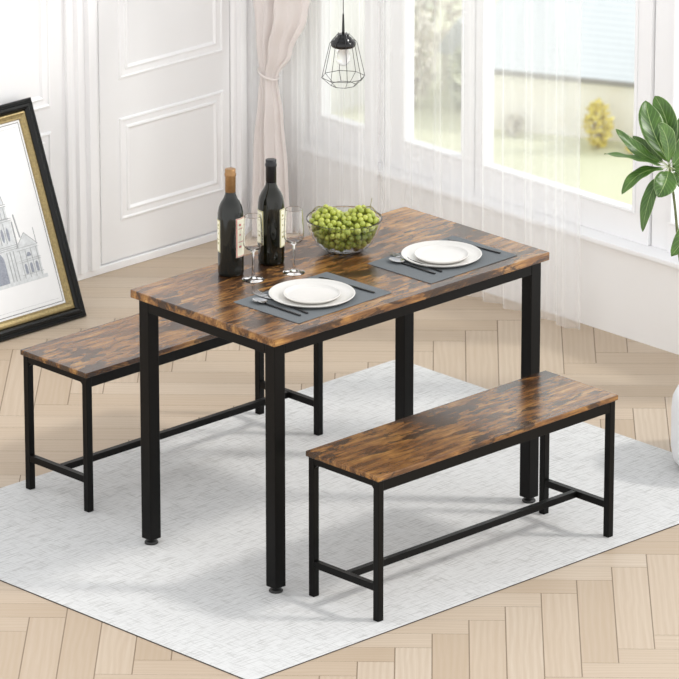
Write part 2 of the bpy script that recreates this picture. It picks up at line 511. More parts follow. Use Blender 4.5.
# wall with the windows ------------------------------------------------
bm = bmesh.new()
add_box(bm, (WW, -.35, 0), (WW+.12, DW, .290))
add_box(bm, (WW, 1.995, .290), (WW+.12, DW, TOP))
add_box(bm, (WW, -.35, 1.90), (WW+.12, 1.995, TOP))
add_box(bm, (WW, -.35, .290), (WW+.12, -.25, 1.90))
struct(finish('wall_right', bm, M['winwall']))
bm = bmesh.new(); add_box(bm, (WW-.030, -.35, .290), (WW+.060, 1.995, .306), .003)
struct(finish('trim_4', bm, M['trim']))       # sill
def window(name, y0, y1, g0, g1):
    w = bpy.data.objects.new(name, None); COL.objects.link(w); struct(w); w.location = (0, 0, 0)
    F0, F1 = WW+.030, WW+.075
    bm = bmesh.new()
    add_box(bm, (F0, y0, .306), (F1, y1, .405), .002)
    add_box(bm, (F0, y0, 1.86), (F1, y1, 1.90), .002)
    add_box(bm, (F0, y0, .405), (F1, g0, 1.86), .002)
    add_box(bm, (F0, g1, .405), (F1, y1, 1.86), .002)
    MM = lambda y, z, h: (F0 + h, y, z)
    add_ring(bm, g0-.006, g1+.006, .399, 1.866, [(0, -.001), (.004, -.005), (.010, -.004), (.014, .012)], MM)
    finish('window_frame', bm, M['trim'], w)
    box('window_pane', (F0+.018, g0-.002, .403), (F0+.022, g1+.002, 1.862), M['pane'], w)
window('window_1', 1.640, 1.990, 1.721, 1.931)
window('window_2', 1.232, 1.634, 1.283, 1.546)
window('window_3', .476, 1.228, .537, 1.189)
window('window_4', -.240, .396, -.16, .380)
bm = bmesh.new(); add_box(bm, (WW+.040, .396, .306), (WW+.075, .470, 1.90), .002)
struct(finish('trim_5', bm, M['trim']))       # post between the casements
# beam carrying the pendant cord
bm = bmesh.new(); add_box(bm, (-.05, -.25, TOP-.12), (.06, DW, TOP), .004)
struct(finish('trim_6', bm, M['wall']))

# ------------------------------------------------------------------ outside
GZ = -8.0
bm = bmesh.new(); add_box(bm, (3.0, -6, GZ-.2), (70, 60, GZ))
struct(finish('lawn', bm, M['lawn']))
shed = thing('garden_building', 'long low cream garden building with white board roof outside the window', 'building', (21.40, 20.55, GZ), math.atan2(-1.136, .576))
bx_ = [(0, 0), (2.4, 0)]
box('wall', (0, 0, 0), (2.6, .9, .50), M['plaster'], shed)
bm = bmesh.new()
v = [bm.verts.new(p) for p in ((-.06, -.05, .50), (2.7, -.05, .50), (2.7, 1.9, 1.25), (-.06, 1.9, 1.25), (-.06, -.05, .53), (2.7, -.05, .53), (2.7, 1.9, 1.28), (-.06, 1.9, 1.28))]
for q in ((0, 1, 2, 3), (4, 7, 6, 5), (0, 4, 5, 1), (1, 5, 6, 2), (2, 6, 7, 3), (3, 7, 4, 0)): bm.faces.new([v[i] for i in q])
finish('roof', bm, M['boards'], shed)
box('eave', (-.06, -.075, .485), (2.7, -.045, .525), M['eave'], shed)

hut = thing('garden_hut', 'small white gabled hut standing left of the long garden building', 'hut', (22.10, 21.38, GZ), math.atan2(-1.136, .576))
box('wall', (-.16, -.1, 0), (.16, .2, .34), M['plaster'], hut)
bm = bmesh.new()
tri = [(-.22, .33), (.22, .33), (0, .64)]
a = [bm.verts.new((x, -.14, z)) for x, z in tri]; b2 = [bm.verts.new((x, .24, z)) for x, z in tri]
bm.faces.new(a); bm.faces.new(b2[::-1])
for i in range(3): bm.faces.new((a[i], a[(i+1) % 3], b2[(i+1) % 3], b2[i]))
finish('roof', bm, M['boards'], hut)

def bush(name, label, loc, rx, rz, mat, seed, n=260, group=None, leaf=.05):
    t = thing(name, label, 'bush' if 'bush' in name else 'shrub', loc, 0, group)
    rnd = random.Random(seed)
    bm = bmesh.new()
    for i in range(n):
        a = rnd.uniform(0, 2*PI); z = rnd.uniform(-.9, 1); rr = math.sqrt(max(0, 1-z*z))*rnd.uniform(.55, 1.05)
        c = Vector((rx*rr*math.cos(a), rx*rr*math.sin(a), rz*(1+z*rnd.uniform(.8, 1.05))))
        d1 = Vector((rnd.uniform(-1, 1), rnd.uniform(-1, 1), rnd.uniform(-.4, 1))).normalized()*leaf
        d2 = d1.cross(Vector((rnd.uniform(-1, 1), rnd.uniform(-1, 1), rnd.uniform(-1, 1)))).normalized()*leaf*.4
        vs = [bm.verts.new(c+p) for p in (-d1, d2, d1, -d2)]
        bm.faces.new(vs)
    finish('foliage', bm, mat, t)
    bm = bmesh.new()
    for i in range(6):
        a = i*PI/3
        add_tube(bm, [(0, 0, 0), (rx*.3*math.cos(a), rx*.3*math.sin(a), rz*.8), (rx*.55*math.cos(a), rx*.55*math.sin(a), rz*1.5)], [rx*.05, rx*.035, rx*.02], 5)
    finish('stems', bm, M['bark'], t)
    return t
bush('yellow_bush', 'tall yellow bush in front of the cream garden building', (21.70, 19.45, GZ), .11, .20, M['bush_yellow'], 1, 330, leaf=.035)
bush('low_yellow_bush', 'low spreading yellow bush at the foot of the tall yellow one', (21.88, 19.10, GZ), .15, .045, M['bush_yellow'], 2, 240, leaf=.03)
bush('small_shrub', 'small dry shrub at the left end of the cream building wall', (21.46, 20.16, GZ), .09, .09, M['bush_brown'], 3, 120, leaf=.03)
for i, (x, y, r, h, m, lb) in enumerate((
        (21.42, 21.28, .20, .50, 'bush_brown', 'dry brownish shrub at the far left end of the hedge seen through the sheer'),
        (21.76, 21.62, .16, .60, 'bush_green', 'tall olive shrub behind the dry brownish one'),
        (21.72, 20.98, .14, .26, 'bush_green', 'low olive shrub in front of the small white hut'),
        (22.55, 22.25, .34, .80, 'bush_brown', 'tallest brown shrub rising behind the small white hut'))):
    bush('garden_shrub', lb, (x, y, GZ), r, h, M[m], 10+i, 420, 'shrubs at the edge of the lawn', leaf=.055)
gw = thing('backdrop_wall', 'tall plain white backdrop wall added to whiten the leftmost window', 'wall', (20.9, 21.65, GZ), 0)  # added outside so the leftmost pane shows a whitish view
box('wall_slab', (-2.2, 0, 0), (.42, .15, 2.2), M['backdrop_white'], gw); box('coping', (-2.22, -.03, 2.2), (.44, .18, 2.26), M['trim'], gw)
t = thing('tree', 'brown tree trunk outside the rightmost window', 'tree', (22.05, 18.85, GZ))
tube('trunk', [(0, 0, 0), (.01, 0, .35), (0, .01, .75), (.03, 0, 1.3)], [.10, .085, .08, .07], M['bark'], t, 10)
bm = bmesh.new(); add_tube(bm, [(0, 0, .7), (.12, -.1, 1.0), (.2, -.12, 1.3)], [.04, .03, .02], 6); add_tube(bm, [(0, 0, .8), (-.1, .1, 1.05), (-.12, .16, 1.35)], [.04, .03, .02], 6)
finish('branches', bm, M['bark'], t, True)

# ------------------------------------------------------------------ curtains
def cloth(name, fy0, fy1, X, z0, z1, folds, amp, nz, ns, mat, parent=None, extra=None, thick=0):
    bm = bmesh.new()
    g = []
    for j in range(nz+1):
        z = z0 + (z1-z0)*j/nz
        row = []
        for i in range(ns+1):
            s = i/ns
            y = fy0(z) + (fy1(z)-fy0(z))*s
            w = abs(fy1(z)-fy0(z))
            ph = 2*PI*folds*s
            a = amp(z) if callable(amp) else amp
            x = X + a*(math.sin(ph + 1.1*math.sin(2*PI*s*1.7+.5)) + .35*math.sin(2.3*ph+1.0+z*.6)) + a*.25*noise.noise(Vector((s*6, z*1.5, 3)))
            if extra: x += extra(s, z)
            row.append(bm.verts.new((x, y, z)))
        g.append(row)
    for j in range(nz):
        for i in range(ns):
            bm.faces.new((g[j][i], g[j][i+1], g[j+1][i+1], g[j+1][i]))
    o = finish(name, bm, mat, parent, True)
    if thick:
        md = o.modifiers.new('thickness', 'SOLIDIFY'); md.thickness = thick
    return o
# sheers hang in front of the sill
t = thing('sheer_curtain', 'thin white sheer curtain falling across the middle windows to the floor', 'curtain', (0, 0, 0))
cloth('panel', lambda z: 1.545, lambda z: .655+.012*math.sin(z*2), 1.660, .012, 1.94, 8.5, .012, 40, 300, M['sheer'], t)
t = thing('sheer_curtain', 'densely gathered white sheer curtain beside the blush curtain', 'curtain', (0, 0, 0))
cloth('panel', lambda z: 2.02, lambda z: 1.555, 1.655, .012, 1.94, 6.5, .009, 40, 220, M['sheer_dense'], t)

# blush curtain tied back
def lerpk(z, ks):
    for (a, va), (b, vb) in zip(ks, ks[1:]):
        if z <= b:
            u = max(0, (z-a)/(b-a)); u = u*u*(3-2*u)
            return va + (vb-va)*u
    return ks[-1][1]
YL = [(0, 2.075), (.30, 2.060), (.50, 2.030), (.57, 2.018), (.66, 2.045), (.85, 2.075), (1.6, 2.09), (3, 2.10)]
YR = [(0, 1.895), (.25, 1.905), (.45, 1.925), (.57, 1.945), (.66, 1.885), (.80, 1.815), (.95, 1.765), (1.6, 1.62), (3, 1.45)]
AM = [(0, .026), (.4, .020), (.57, .012), (.7, .022), (1.2, .034), (3, .04)]
bc = thing('blush_curtain', 'blush pink curtain tied back in the corner beside the door', 'curtain', (0, 0, 0))
cloth('drape', lambda z: lerpk(z, YL), lambda z: lerpk(z, YR), 1.585, .01, 1.94, 2.6, lambda z: lerpk(z, AM), 110, 120, M['blush'], bc, None, .004)
bm = bmesh.new()
pts = [(1.588+.028*math.cos(2*PI*k/28), 1.982+.036*math.sin(2*PI*k/28), .577+.012*math.sin(2*PI*k/28)) for k in range(28)]
add_tube(bm, pts, .0045, 8, closed=True)
finish('tieback', bm, M['blush'], bc, True)

# ------------------------------------------------------------------ rug
RZ = .003
rug = thing('rug', 'large pale grey woven rug under the table and benches', 'rug', (.052, .104, 0))
slab('backing', (-1.0445, -.7815, 0), (1.0445, .7815, .0018), M['rug_edge'], rug, .03, .001)
slab('pile', (-1.042, -.779, .0017), (1.042, .779, RZ), M['rug'], rug, .03, .0008)

# ------------------------------------------------------------------ table
L, W, H = 1.0765, .5855, .7555+RZ
table = thing('dining_table', 'long brown wood-topped dining table with thick black metal legs', 'table', (0, 0, RZ))
T = .0235
slab('tabletop', (-L/2, -W/2, H-RZ-T), (L/2, W/2, H-RZ), M['wood_table'], table, .006, .0022)
o_ = .0178; lw = .0393
zt = H-RZ-T
x0, x1, y0, y1 = -L/2+o_, L/2-o_, -W/2+o_, W/2-o_
for sx in (0, 1):
    for sy in (0, 1):
        ax = x0 if sx == 0 else x1-lw; ay = y0 if sy == 0 else y1-lw
        lg = box('leg', (ax, ay, .016), (ax+lw, ay+lw, zt), M['metal'], table, .0022)
        lathe('levelling_foot', [(0, 0), (.0185, 0), (.0197, .0015), (.0197, .0050), (.0165, .0085), (.008, .0105), (.007, .020), (0, .020)], M['rubber'], lg, 20, (ax+lw/2, ay+lw/2, 0))
ah = .036
for nm, lo, hi in (('apron', (x0+lw, y0+.0003, zt-ah), (x1-lw, y0+lw-.0003, zt)), ('apron', (x0+lw, y1-lw+.0003, zt-ah), (x1-lw, y1-.0003, zt)),
                   ('apron', (x0+.0003, y0+lw, zt-ah), (x0+lw-.0003, y1-lw, zt)), ('apron', (x1-lw+.0003, y0+lw, zt-ah), (x1-.0003, y1-lw, zt))):
    box(nm, lo, hi, M['metal'], table, .0015)

# ------------------------------------------------------------------ benches
def bench(cx, cy, label, wood):
    t = thing('bench', label, 'bench', (cx, cy, RZ), 0, 'matching benches either side of the table')
    bl, bw, bh, th = .9440, .2865, .4256, .0155
    slab('seat', (-bl/2, -bw/2, bh-th), (bl/2, bw/2, bh), wood, t, .004, .0018)
    e, w = .0064, .0205
    X0, X1, Y0, Y1 = -bl/2+e, bl/2-e, -bw/2+e, bw/2-e
    zt = bh-th
    for sx in (0, 1):
        for sy in (0, 1):
            ax = X0 if sx == 0 else X1-w; ay = Y0 if sy == 0 else Y1-w
            box('leg', (ax, ay, 0), (ax+w, ay+w, zt), M['metal'], t, .0015)
    for ay in (Y0, Y1-w):
        box('side_rail', (X0+w, ay+.001, zt-.033), (X1-w, ay+w-.001, zt), M['metal'], t, .0012)
    for ax, d in ((X0, 1), (X1-w, -1)):
        bm = bmesh.new(); add_box(bm, (ax+.001, Y0+w, zt-.020), (ax+w-.001, Y1-w, zt), .0012)
        for yy, s in ((Y0+w, 1), (Y1-w, -1)):   # welded corner gussets
            q = [(yy, zt-.019), (yy+s*.012, zt-.019), (yy, zt-.031)]
            a = [bm.verts.new((ax+.004, p, z)) for p, z in q]; b2 = [bm.verts.new((ax+w-.004, p, z)) for p, z in q]
            bm.faces.new(a); bm.faces.new(b2[::-1])
            for i in range(3): bm.faces.new((a[i], a[(i+1) % 3], b2[(i+1) % 3], b2[i]))
        finish('end_rail', bm, M['metal'], t)
        box('cross_stretcher', (ax+.001, Y0+w, .086), (ax+w-.001, Y1-w, .106), M['metal'], t, .0015)
    box('long_stretcher', (X0+w-.001, -.0095, .0865), (X1-w+.001, .0095, .1055), M['metal'], t, .0015)
    return t
bench(.0086, -.4773, 'brown wooden bench with black legs in front of the table, on the right', M['wood_front'])
bench(-.0048, .6928, 'brown wooden bench with black legs behind the table, near the framed picture', M['wood_rear'])

# ------------------------------------------------------------------ table setting
def placemat(cx, cy, lx, ly, rz, label):
    t = slab('placemat', (-lx/2, -ly/2, 0), (lx/2, ly/2, .0022), M['slate'], None, .004, .0006)
    t.location = (cx, cy, H); t.rotation_euler[2] = rz
    return tag(t, label, 'placemat', 'grey placemats on the table')
placemat(-.222, -.113, .366, .256, .022, 'grey woven placemat under the plates nearer the wine bottles')
placemat(.270, -.128, .352, .250, .022, 'grey woven placemat under the plates at the right end of the table')
MZ = H+.0022
def plate(cx, cy, r, z, label, kind, h):
    pr = [(0, 0), (r*.62, 0), (r*.66, .0), (r*.90, h*.25), (r*.985, h*.72), (r, h*.93), (r*.992, h), (r*.975, h*.98), (r*.955, h*.78), (r*.88, h*.42), (r*.78, h*.34), (0, h*.32)]
    o = lathe(kind, pr, M['china'], None, 72)
    o.location = (cx, cy, z)
    return tag(o, label, 'plate')
for cx, cy, r, r2, where in ((-.2215, -.1095, .1205, .080, 'nearer the wine bottles'), (.2785, -.1165, .1145, .077, 'at the right end of the table')):
    tagp = plate(cx, cy, r, MZ, 'large white round dinner plate on the placemat ' + where, 'dinner_plate', .013)
    tagp['group'] = 'dinner plates'
    q = plate(cx-.009, cy-.009, r2, MZ+.0042+.0005, 'small white round plate stacked on the dinner plate ' + where, 'side_plate', .012)
    q['group'] = 'side plates'

def spoon_bm(bm, l=.052, w=.033, n=14, ns=10):
    # oval dished bowl, top and underside
    for off, flip in ((0, False), (-.0012, True)):
        g = []
        for i in range(n+1):
            u = i/n; yy = -l/2 + l*u
            hw = w/2*math.sqrt(max(0, 1-(2*u-1)**2))*(1.06-.12*u)
            row = []
            for j in range(ns+1):
                s = 2*j/ns-1
                d = (1-s*s)*max(0, 1-(2*u-1)**2)*-.007
                row.append(bm.verts.new((hw*s, yy, .0085+d+off)))
            g.append(row)
        for i in range(n):
            for j in range(ns):
                try: bm.faces.new((g[i][j], g[i][j+1], g[i+1][j+1], g[i+1][j]))
                except ValueError: pass
def cutlery(kind, head, tail, label, group, tilt=0):
    """head/tail are table points; the piece lies along them"""
    h, tl = Vector((*head, 0)), Vector((*tail, 0))
    d = (h-tl); ln = d.length
    t = thing(kind, label, kind.replace('dinner_', ''), (tl.x, tl.y, MZ), math.atan2(d.y, d.x)-PI/2, group)
    if kind == 'spoon':
        hb = bmesh.new(); spoon_bm(hb)
        bmesh.ops.remove_doubles(hb, verts=hb.verts, dist=1e-5)
        for v in hb.verts: v.co.y += ln-.026
        finish('spoon_bowl', hb, M['steel'], t, True)
        s = ln-.050
    elif kind == 'fork':
        hb = bmesh.new()
        for k in range(4):
            xx = (k-1.5)*.0058
            add_tube(hb, [(xx, ln-.052, .0042), (xx, ln-.030, .0020), (xx, ln-.012, .0036), (xx, ln, .0085)], [.0019, .0017, .0015, .0008], 6)
        add_poly(hb, [(-.004, ln-.078), (.004, ln-.078), (.0106, ln-.060), (.0106, ln-.048), (-.0106, ln-.048), (-.0106, ln-.060)], .0028, .0052, lambda x, y, z: (x, y, z))
        finish('tines', hb, M['steel'], t, True)
        s = ln-.075
    else:
        hb = bmesh.new()
        pts = [(-.004, ln-.10), (.0045, ln-.10), (.0085, ln-.085), (.0088, ln-.03), (.006, ln-.008), (.000, ln), (-.004, ln-.02)]
        add_poly(hb, pts, .0010, .0028, lambda x, y, z: (x, y, z))
        finish('blade', hb, M['blacksteel'], t)
        s = ln-.098
    hb = bmesh.new()
    add_box(hb, (-.0032, 0, .0012), (.0032, s*.55, .0048), .0012)
    add_box(hb, (-.0024, s*.54, .0014), (.0024, s+.004, .0050 if kind != 'knife' else .0030), .0008)
    finish('handle', hb, M['blacksteel'], t)
    return t
for A, B, C_, D, E_, F_, where in (
        ((-.362, -.022), (-.359, -.208), (-.313, .024), (-.332, -.208), (-.096, -.006), (-.078, -.210), 'nearer the wine bottles'),
        ((.156, -.034), (.159, -.211), (.196, .006), (.185, -.211), (.400, -.020), (.420, -.210), 'at the right end of the table')):
    cutlery('spoon', A, B, 'dark handled spoon, outermost on the placemat ' + where, 'spoons')
    cutlery('fork', C_, D, 'dark fork beside the plates on the placemat ' + where, 'forks')
    cutlery('dinner_knife', E_, F_, 'slim black knife on the placemat ' + where, 'knives')

# ------------------------------------------------------------------ bottles
def wine_bottle(x, y, h, r, glassm, capm, label, groups, lab):
    t = thing('wine_bottle', label, 'bottle', (x, y, H), 0, groups)
    hs = h/.31
    prof = [(0, .004), (r*.55, .003), (r*.9, 0), (r*.98, .004), (r, .012), (r, .168*hs), (r*.985, .182*hs), (r*.90, .199*hs), (r*.72, .214*hs), (r*.53, .225*hs), (r*.42, .236*hs), (r*.385, .25*hs), (r*.375, .300*hs), (r*.375, h-.001), (0, h-.001)]
    lathe('body', prof, glassm, t, 56)
    rn = r*.375
    cp = [(rn+.0004, .243*hs), (rn+.0012, .2435*hs), (rn+.0012, .288*hs), (rn+.0024, .291*hs), (rn+.0026, .297*hs), (rn+.0012, .2995*hs), (rn+.0014, h), (rn*.8, h+.0012), (0, h+.0012)]
    lathe('foil_capsule', cp, capm, t, 40)
    # paper labels wrap the sides; angles are measured from the bare strip facing the room
    face = math.atan2(-.73, -.69)
    def wrap(name, a0, a1, z0, z1, off, mat, par, n=14):
        bm = bmesh.new(); lo = []; hi = []; lo2 = []; hi2 = []
        for k in range(n+1):
            a = face + a0 + (a1-a0)*k/n
            c, s = math.cos(a), math.sin(a)
            lo.append(bm.verts.new(((r+off)*c, (r+off)*s, z0))); hi.append(bm.verts.new(((r+off)*c, (r+off)*s, z1)))
            lo2.append(bm.verts.new(((r+off-.0003)*c, (r+off-.0003)*s, z0))); hi2.append(bm.verts.new(((r+off-.0003)*c, (r+off-.0003)*s, z1)))
        for k in range(n):
            bm.faces.new((lo[k], lo[k+1], hi[k+1], hi[k])); bm.faces.new((lo2[k+1], lo2[k], hi2[k], hi2[k+1]))
            bm.faces.new((lo[k], lo2[k], lo2[k+1], lo[k+1])); bm.faces.new((hi[k], hi[k+1], hi2[k+1], hi2[k]))
        bm.faces.new((lo[0], hi[0], hi2[0], lo2[0])); bm.faces.new((lo[-1], lo2[-1], hi2[-1], hi[-1]))
        return finish(name, bm, mat, par, False)
    for (a0, a1, z0, z1, ink, s) in lab:
        p = wrap('paper_label', a0, a1, z0, z1, .0006, M['paper'], t)
        # printed border and marks
        d = (a1-a0)
        wrap('label_border', a0+d*.01, a0+d*.05, z0, z1, .0009, ink, p, 2)
        wrap('label_border', a0+d*.01, a1-d*.01, z0+.001, z0+.003, .0009, ink, p)
        wrap('label_border', a0+d*.01, a1-d*.01, z1-.003, z1-.001, .0009, ink, p)
        for zz, w0, w1, hh in ((.80, .12, .22, .006), (.72, .10, .30, .002), (.55, .14, .20, .005), (.38, .10, .34, .002), (.24, .12, .24, .006)):
            z = z0+(z1-z0)*zz
            wrap('label_mark', a0+d*w0, a0+d*w1, z, z+hh, .0009, ink, p, 3)
    return t
R_ = math.radians
wine_bottle(-.243, .196, .308, .0365, M['bottle_green'], M['capsule_copper'], 'dark wine bottle with copper foil top, left of the two bottles', 'wine bottles',
            [(R_(24), R_(150), .058, .172, M['redprint'], 1), (R_(-52), R_(-140), .070, .164, M['goldprint'], 1)])
wine_bottle(-.091, .192, .303, .0375, M['bottle_dark'], M['capsule_black'], 'near black wine bottle with black foil top, right of the two bottles', 'wine bottles',
            [(R_(40), R_(150), .052, .164, M['goldprint'], 1), (R_(-36), R_(-140), .060, .160, M['goldprint'], 1)])

# ------------------------------------------------------------------ wine glasses
def wine_glass(x, y, label):
    t = thing('wine_glass', label, 'glass', (x, y, H), 0, 'clear stemmed wine glasses')
    outer = [(.0240, .2000), (.02402, .1990), (.0241, .1970), (.0252, .185), (.0262, .170), (.0276, .140), (.0282, .120), (.0270, .108), (.0200, .098), (.0090, .0915), (.0045, .086)]
    inner = [(.0060, .0950), (.0190, .0995), (.0260, .1090), (.0274, .120), (.0268, .140), (.0254, .170), (.0244, .185), (.0233, .1970), (.02325, .1990), (.0232, .1998)]
    bm = bmesh.new()
    add_lathe(bm, [(0, .0945)] + inner + [(.0236, .2006)] + outer + [(.0036, .070), (.0034, .030), (.0045, .012), (.012, .0055), (.028, .0022), (.031, .0012), (.0308, .0002), (0, .0002)], 48)
    for v in bm.verts:
        if v.co.z > .006: v.co.z = .006+(v.co.z-.006)*.93
    finish('glass_body', bm, M['clear'], t, True)
    return t
g = wine_glass(-.232, .117, 'empty clear wine glass in front of the copper topped bottle')
g = wine_glass(-.107, .083, 'empty clear wine glass in front of the black topped bottle')

# ------------------------------------------------------------------ fruit bowl and grapes
BX, BY = .131, .126
def bowl_r(z):      # inner radius of the bowl at height z
    u = max(0, min(1, (z-.004)/.092))
    return .040 + .0645*math.sqrt(1-(1-u)**1.45) if u > 0 else .038
out = [(0, .0012), (.040, .0012), (.044, .0), (.046, .002)]
prof_in = []
K = 18
for i in range(K+1):
    z = .006+.089*i/K; prof_in.append((bowl_r(z), z))
prof_out = [(r+.0028, z-.0006) for r, z in prof_in]
bprof = [(0, .0052)] + prof_in + [(prof_in[-1][0]+.0010, .0972), (prof_in[-1][0]+.0034, .0972), (prof_in[-1][0]+.0040, .0950)] + prof_out[::-1][1:] + [(.0440, .0015), (.042, 0), (0, 0)]
ob = lathe('fruit_bowl', bprof, M['bowlglass'], None, 72)
ob.location = (BX, BY, H); tag(ob, 'clear round glass bowl full of green grapes', 'bowl')

GR = .0088
def top_z(x, y):    # heap surface: two mounds along the rim line
    c, s = .719, -.695
    a = x*c + y*s; b = x*-s*-1 + y*0
    r2 = x*x+y*y
    m1 = math.exp(-((a+.052)**2)/.0016 - (((x*.695+y*.719))**2)/.0045)
    m2 = math.exp(-((a-.050)**2)/.0019 - (((x*.695+y*.719))**2)/.0045)
    return .086 + .042*max(m1, m2) + .012*math.exp(-r2/.004)
cand = []
rnd = random.Random(5)
cells = {}
def ok(p):
    k = tuple(int(math.floor(c/.018)) for c in p)
    for a in (-1, 0, 1):
        for b in (-1, 0, 1):
            for c in (-1, 0, 1):
                for q in cells.get((k[0]+a, k[1]+b, k[2]+c), ()):
                    if (q-p).length < GR*1.80: return False
    cells.setdefault(k, []).append(p); return True
for it in range(60000):
    a = rnd.uniform(0, 2*PI); rr = .108*math.sqrt(rnd.random()); x, y = rr*math.cos(a), rr*math.sin(a)
    z = rnd.uniform(.014, .140)
    if it < 42000:      # surface layers first
        if rnd.random() < .5:
            z = top_z(x, y) - GR - rnd.uniform(0, .004)
        else:
            z = rnd.uniform(.014, .090); rb = bowl_r(z)-GR-.0025-rnd.uniform(0, .002); x, y = rb*math.cos(a), rb*math.sin(a)
            if z < .03 and rnd.random() < .5: continue
    if z > top_z(x, y)-GR*.9: continue
    rlim = bowl_r(min(z, .095)) - GR - .0022 if z < .093 else .0985 - (z-.093)*.35
    if z < .034: rlim -= (.034-z)*.55
    if math.hypot(x, y) > rlim or z < GR+.0085: continue
    p = Vector((x, y, z))
    if ok(p): cand.append(p)
ico = bmesh.new(); bmesh.ops.create_icosphere(ico, subdivisions=3, radius=GR)
for v in ico.verts: v.co.z *= 1.08
gme = bpy.data.meshes.new('grape'); ico.to_mesh(gme); ico.free()
gme.materials.append(M['grape'])
for p in gme.polygons: p.use_smooth = True
view = Vector((-.656, -.678, .331))
def vis(p):   # grapes nearest the outside facing the room
    q = Vector((p.x, p.y, p.z-.05)); return q.dot(view) + .3*p.z
lab2 = {-1: 'bunch of green grapes on the left side of the glass bowl', 1: 'bunch of green grapes on the right side of the glass bowl'}
for side in (-1, 1):
    t = thing('grape_bunch', lab2[side], 'grapes', (BX, BY, H), 0, 'green grapes in the bowl')
    mine = [p for p in cand if (1 if (p.x*.719 - p.y*.695) > 0 else -1) == side]
    mine.sort(key=lambda p: -vis(p))
    for i, p in enumerate(mine[:100]):
        o = bpy.data.objects.new('grape', gme); COL.objects.link(o); o.parent = t; o.location = p
        o.rotation_euler = (rnd.uniform(-.5, .5), rnd.uniform(-.5, .5), 0); s = rnd.uniform(.88, 1.02); o.scale = (s, s, s)
    rest = mine[100:]
    if rest:
        bm = bmesh.new()
        for p in rest:
            bmesh.ops.create_icosphere(bm, subdivisions=2, radius=GR*.95, matrix=Matrix.Translation(p))
        o = finish('grapes', bm, M['grape'], t, True); o['kind'] = 'stuff'
    bm = bmesh.new()
    a0 = Vector((.719, -.695, 0))*side
    add_tube(bm, bez(a0*.02+Vector((0, 0, .075)), a0*.05+Vector((0, 0, .155)), a0*.088+Vector((0, 0, .118)), 10), .0011, 6)
    add_tube(bm, bez(a0*.05+Vector((0, 0, .11)), a0*.075+Vector((.01, .01, .15)), a0*.094+Vector((.01, .012, .10)), 8), .0009, 6)
    if side == 1: add_tube(bm, bez(a0*.07+Vector((.02, .02, .10)), a0*.075+Vector((.02, .02, .13)), a0*.078+Vector((.02, .02, .146)), 6), .0010, 6)
    finish('stalk', bm, M['grape_stem'], t, True)

# ------------------------------------------------------------------ pendant lamp
PX, PY = .005, 0.0
lamp = thing('pendant_lamp', 'small black wire cage pendant lamp hanging above the table', 'lamp', (PX, PY, 1.285))
bm = bmesh.new(); add_tube(bm, [(0, 0, .220), (0, 0, TOP-.12-1.285)], .0011, 8)
finish('cord', bm, M['wire'], lamp, True)
lathe('cord_grip', [(0, .160), (.0035, .160), (.0040, .172), (.0030, .205), (.0022, .221), (0, .221)], M['lamp_black'], lamp, 20)
lathe('ceiling_rose', [(0, 0), (.045, 0), (.045, -.010), (.030, -.022), (0, -.024)], M['lamp_black'], lamp, 32, (0, 0, TOP-.12-1.285))
lathe('lamp_cap', [(0, .1635), (.014, .1635), (.0165, .161), (.0165, .156), (.019, .1545), (.0235, .152), (.0245, .148), (.028, .1465), (.0335, .143), (.0350, .138), (.0350, .132), (.032, .1275), (.028, .127), (0, .128)], M['lamp_black'], lamp, 40)
cage = bmesh.new()
NC = 8
def hexr(r, z, off=0): return [Vector((r*math.cos(2*PI*k/NC+off), r*math.sin(2*PI*k/NC+off), z)) for k in range(NC)]
tp, tp2, md_, bt = hexr(.0255, .153, .2), hexr(.0385, .138, .2), hexr(.0610, .040, .2), hexr(.0345, .0165, .2)
for k in range(NC):
    add_tube(cage, [Vector((tp[k].x*.6, tp[k].y*.6, .1645)), tp[k], tp2[k], md_[k], bt[k]], .00085, 6)
    add_tube(cage, [md_[k], md_[(k+1) % NC]], .00085, 6)
    add_tube(cage, [bt[k], bt[(k+1) % NC]], .00085, 6)
finish('wire_cage', cage, M['wire'], lamp, True)
lathe('bulb', [(0, .072), (.009, .074), (.016, .080), (.0200, .089), (.0200, .097), (.016, .110), (.0125, .119), (.012, .128), (0, .128)], M['bulb'], lamp, 32)

# ------------------------------------------------------------------ framed print, leaning on the wall
FW, FH = .600, .709
ang = math.atan2(.25, .665)
FX = .373
pic = thing('framed_picture', 'large black and gold framed architectural drawing leaning against the white wall', 'picture', (FX, 1.85, .002))
ca, sa = math.cos(ang), math.sin(ang)
def MP(x, s, h):    # frame-plane point: x across, s up the frame, h out of the face
    return (x, s*sa - h*ca, s*ca + h*sa)
# rails stand 26 mm deep; the print sits back
bm = bmesh.new()
add_ring(bm, -FW/2, FW/2, 0, FH, [(0, -.022), (0, .002), (.003, .005), (.008, .0055), (.010, .003), (.013, .003), (.016, .007), (.024, .0085), (.030, .006), (.034, .000), (.035, -.002), (.035, -.022), (0, -.022)], MP)
finish('outer_moulding', bm, M['black_frame'], pic)
bm = bmesh.new()
add_ring(bm, -FW/2, FW/2, 0, FH, [(.035, -.004), (.037, .000), (.041, .001), (.044, -.002), (.052, -.005), (.056, -.0045), (.058, -.007), (.059, -.010)], MP)
finish('gold_slip', bm, M['gold'], pic)
bm = bmesh.new()
add_poly(bm, [(-FW/2+.03, .03), (FW/2-.03, .03), (FW/2-.03, FH-.03), (-FW/2+.03, FH-.03)], -.016, -.010, MP)
pm = finish('mat_board', bm, M['mat_board'], pic)
bm = bmesh.new()
def rect(x0_, z0_, x1_, z1_, mi, h=.0): add_poly(bm, [(x0_, z0_), (x1_, z0_), (x1_, z1_), (x0_, z1_)], -.0101, -.0097+h, MP, mi)
